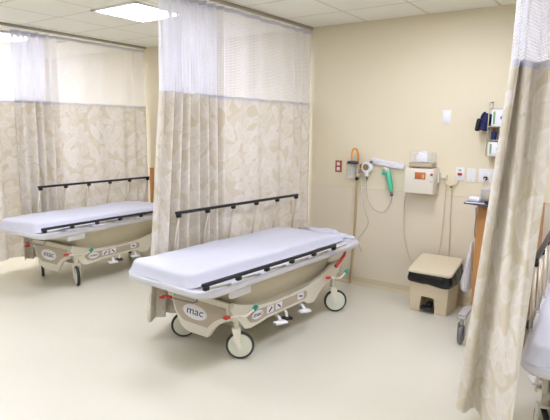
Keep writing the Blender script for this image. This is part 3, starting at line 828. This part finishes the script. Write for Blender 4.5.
# white bag hanging beside the cart
t = MB(); rnd = random.Random(9)
rings = []
for (zz, rx, ry, ox) in ((.74, .012, .02, .01), (.70, .022, .05, .008), (.62, .032, .08, .0), (.52, .042, .10, -.008), (.42, .052, .11, -.014), (.36, .050, .10, -.016), (.335, .028, .06, -.016)):
    rx *= .65; ry *= .85
    rings.append([(ox + rx * math.cos(a) * (1 + .2 * math.sin(5 * a + zz * 20)), ry * math.sin(a) * (1 + .15 * math.sin(7 * a - zz * 13)), zz) for a in [2 * PI * k / 24 for k in range(24)]])
t.rings(rings)
o = t.build('plastic_bag', M['wbag']); o.location = (-1.0, 4.19, 0); tag(o, 'white plastic bag hanging on the left side of the wooden cart', 'bag')

# ------------------------------------------------------------------ wooden cart at the right
t = thing('wooden_cart', 'oak-coloured cart with a grey top box, left of the right-hand curtain', 'cart', (-.75, 4.33, 0))
cb = MB()
cb.box((-.195, 0, .655), (.02, .44, .81), .003); cb.box((.195, 0, .655), (.02, .44, .81), .003)
cb.box((0, .21, .655), (.37, .02, .81)); 
for zz in (.26, .62, 1.05): cb.box((0, 0, zz), (.37, .42, .02))
cb.box((0, -.215, .655), (.37, .018, .80), .003)
cb.build('cabinet', M['wood'], t)
MB().tube([(-.06, -.225, .90), (-.06, -.25, .90), (.06, -.25, .90), (.06, -.225, .90)], .006, 8).build('drawer_handle', M['steel'], t)
MB().box((0, 0, .232), (.44, .48, .03), .008).build('base_frame', M['greymet'], t)
for sx in (-1, 1):
    for sy in (-1, 1):
        x, y = sx * .165, sy * .20
        if (sx, sy) == (-1, -1): x, y = -.205, -.44
        cs_ = MB(); cs_.box((x, y, .215), (.06, .07, .02), .004)
        if (sx, sy) == (-1, -1): cs_.box((x, y + .1, .232), (.06, .24, .02), .004)
        cs_.cyl((x, y, .15), (x, y, .21), .014, None, 10)
        for s in (-1, 1): cs_.box((x + s * .026, y + .01, .115), (.006, .045, .10), .004)
        co = cs_.build('castor', M['greymet'], t)
        MB().disc_lathe([(.06, -.016), (.072, -.012), (.075, 0), (.072, .012), (.06, .016), (.02, .018)], (x, y, .076), (1, 0, 0), 24).build('castor_wheel', M['darkgrey'], co)
t = thing('monitor_box', 'grey instrument box standing on the wooden cart below the outlet', 'instrument', (-.850, 4.25, 1.06))
MB().box((0, 0, .055), (.20, .20, .11), .008).build('case', M['greymet'], t)
MB().box((.01, -.102, .055), (.15, .004, .07), .002).build('front_panel', M['tan'], t)
t = thing('clipboard', 'dark flat board with a white device, projecting over the cart front', 'clipboard', (-.885, 4.035, 1.062))
bd = MB(); bd.box((-.01, .0, .012), (.24, .20, .014), .005, Matrix.Rotation(.06, 3, 'Y')); bd.build('board', M['smoke'], t)
MB().box((-.085, .045, .036), (.075, .08, .032), .005).build('white_device', M['paper'], t)
cl_ = MB(); cl_.box((.06, -.06, .03), (.10, .05, .03), .008); cl_.cyl((.03, -.08, .02), (.03, -.08, .0), .01, None, 8); cl_.build('clamp', M['black'], t)
MB().box((-.05, -.085, .0235), (.14, .03, .005), .002).build('grey_label', M['bumper'], t)
cordthing('instrument_cord', [(-1.062, D - .012, 1.20), (-1.062, D - .05, 1.197), (-1.07, D - .06, 1.17), (-1.08, D - .06, 1.11), (-1.03, D - .14, 1.09), (-.95, D - .30, 1.10), (-.90, D - .465, 1.12)], .006, M['cord'], 'cream cord from the double outlet down to the grey instrument box', 'cord')
pg = MB(); pg.box((0, 0, 0), (.032, .035, .032), .008); o = pg.build('power_plug', M['black']); o.location = (-1.062, D - .028, 1.20); tag(o, 'black plug in the double outlet', 'plug')
cordthing('gadget_cord', [(-.962, 4.10, 1.03), (-.964, 4.13, .95), (-.961, 4.11, .85), (-.962, 4.16, .78), (-.962, 4.35, .74), (-.962, 4.45, .76)], .0045, M['darkgrey'], 'dark cord hanging down the left side of the wooden cart', 'cord')

# narrow wooden panel past the end of the left curtain
t = thing('oak_plank', 'narrow oak plank standing against the wall past the far left curtain', 'plank', (-5.365, D - .03, 0))
MB().box((0, 0, .53), (.06, .022, 1.06), .003).build('board', M['wood'], t)
MB().box((0, -.0, 1.066), (.065, .03, .012), .003).build('cap', M['wood'], t)

# ------------------------------------------------------------------ camera, world, view
f_px, yaw, pitch, roll, CH = 514.885775, .606434409, .156902711, .0106728927, 1.61470821
cy, sy, cp, sp = math.cos(yaw), math.sin(yaw), math.cos(pitch), math.sin(pitch)
fw = Vector((-sy * cp, cy * cp, -sp)); r0 = Vector((cy, sy, 0)); u0 = r0.cross(fw)
r1 = math.cos(roll) * r0 + math.sin(roll) * u0; u1 = -math.sin(roll) * r0 + math.cos(roll) * u0
cam = bpy.data.cameras.new('camera'); co = bpy.data.objects.new('camera', cam); COL.objects.link(co)
co.matrix_world = Matrix(((r1.x, u1.x, -fw.x, 0), (r1.y, u1.y, -fw.y, 0), (r1.z, u1.z, -fw.z, CH), (0, 0, 0, 1)))
cam.sensor_width = 36; cam.sensor_fit = 'HORIZONTAL'; cam.lens = 36 * f_px / 550; cam.clip_start = .05
SC.camera = co
wd = bpy.data.worlds.new('world'); SC.world = wd; wd.use_nodes = True
wd.node_tree.nodes['Background'].inputs[0].default_value = (.9, .93, 1, 1); wd.node_tree.nodes['Background'].inputs[1].default_value = .2
SC.view_settings.view_transform = 'Standard'; SC.view_settings.look = 'None'; SC.view_settings.gamma = 1
SC.view_settings.use_curve_mapping = False; SC.view_settings.exposure = 0.16
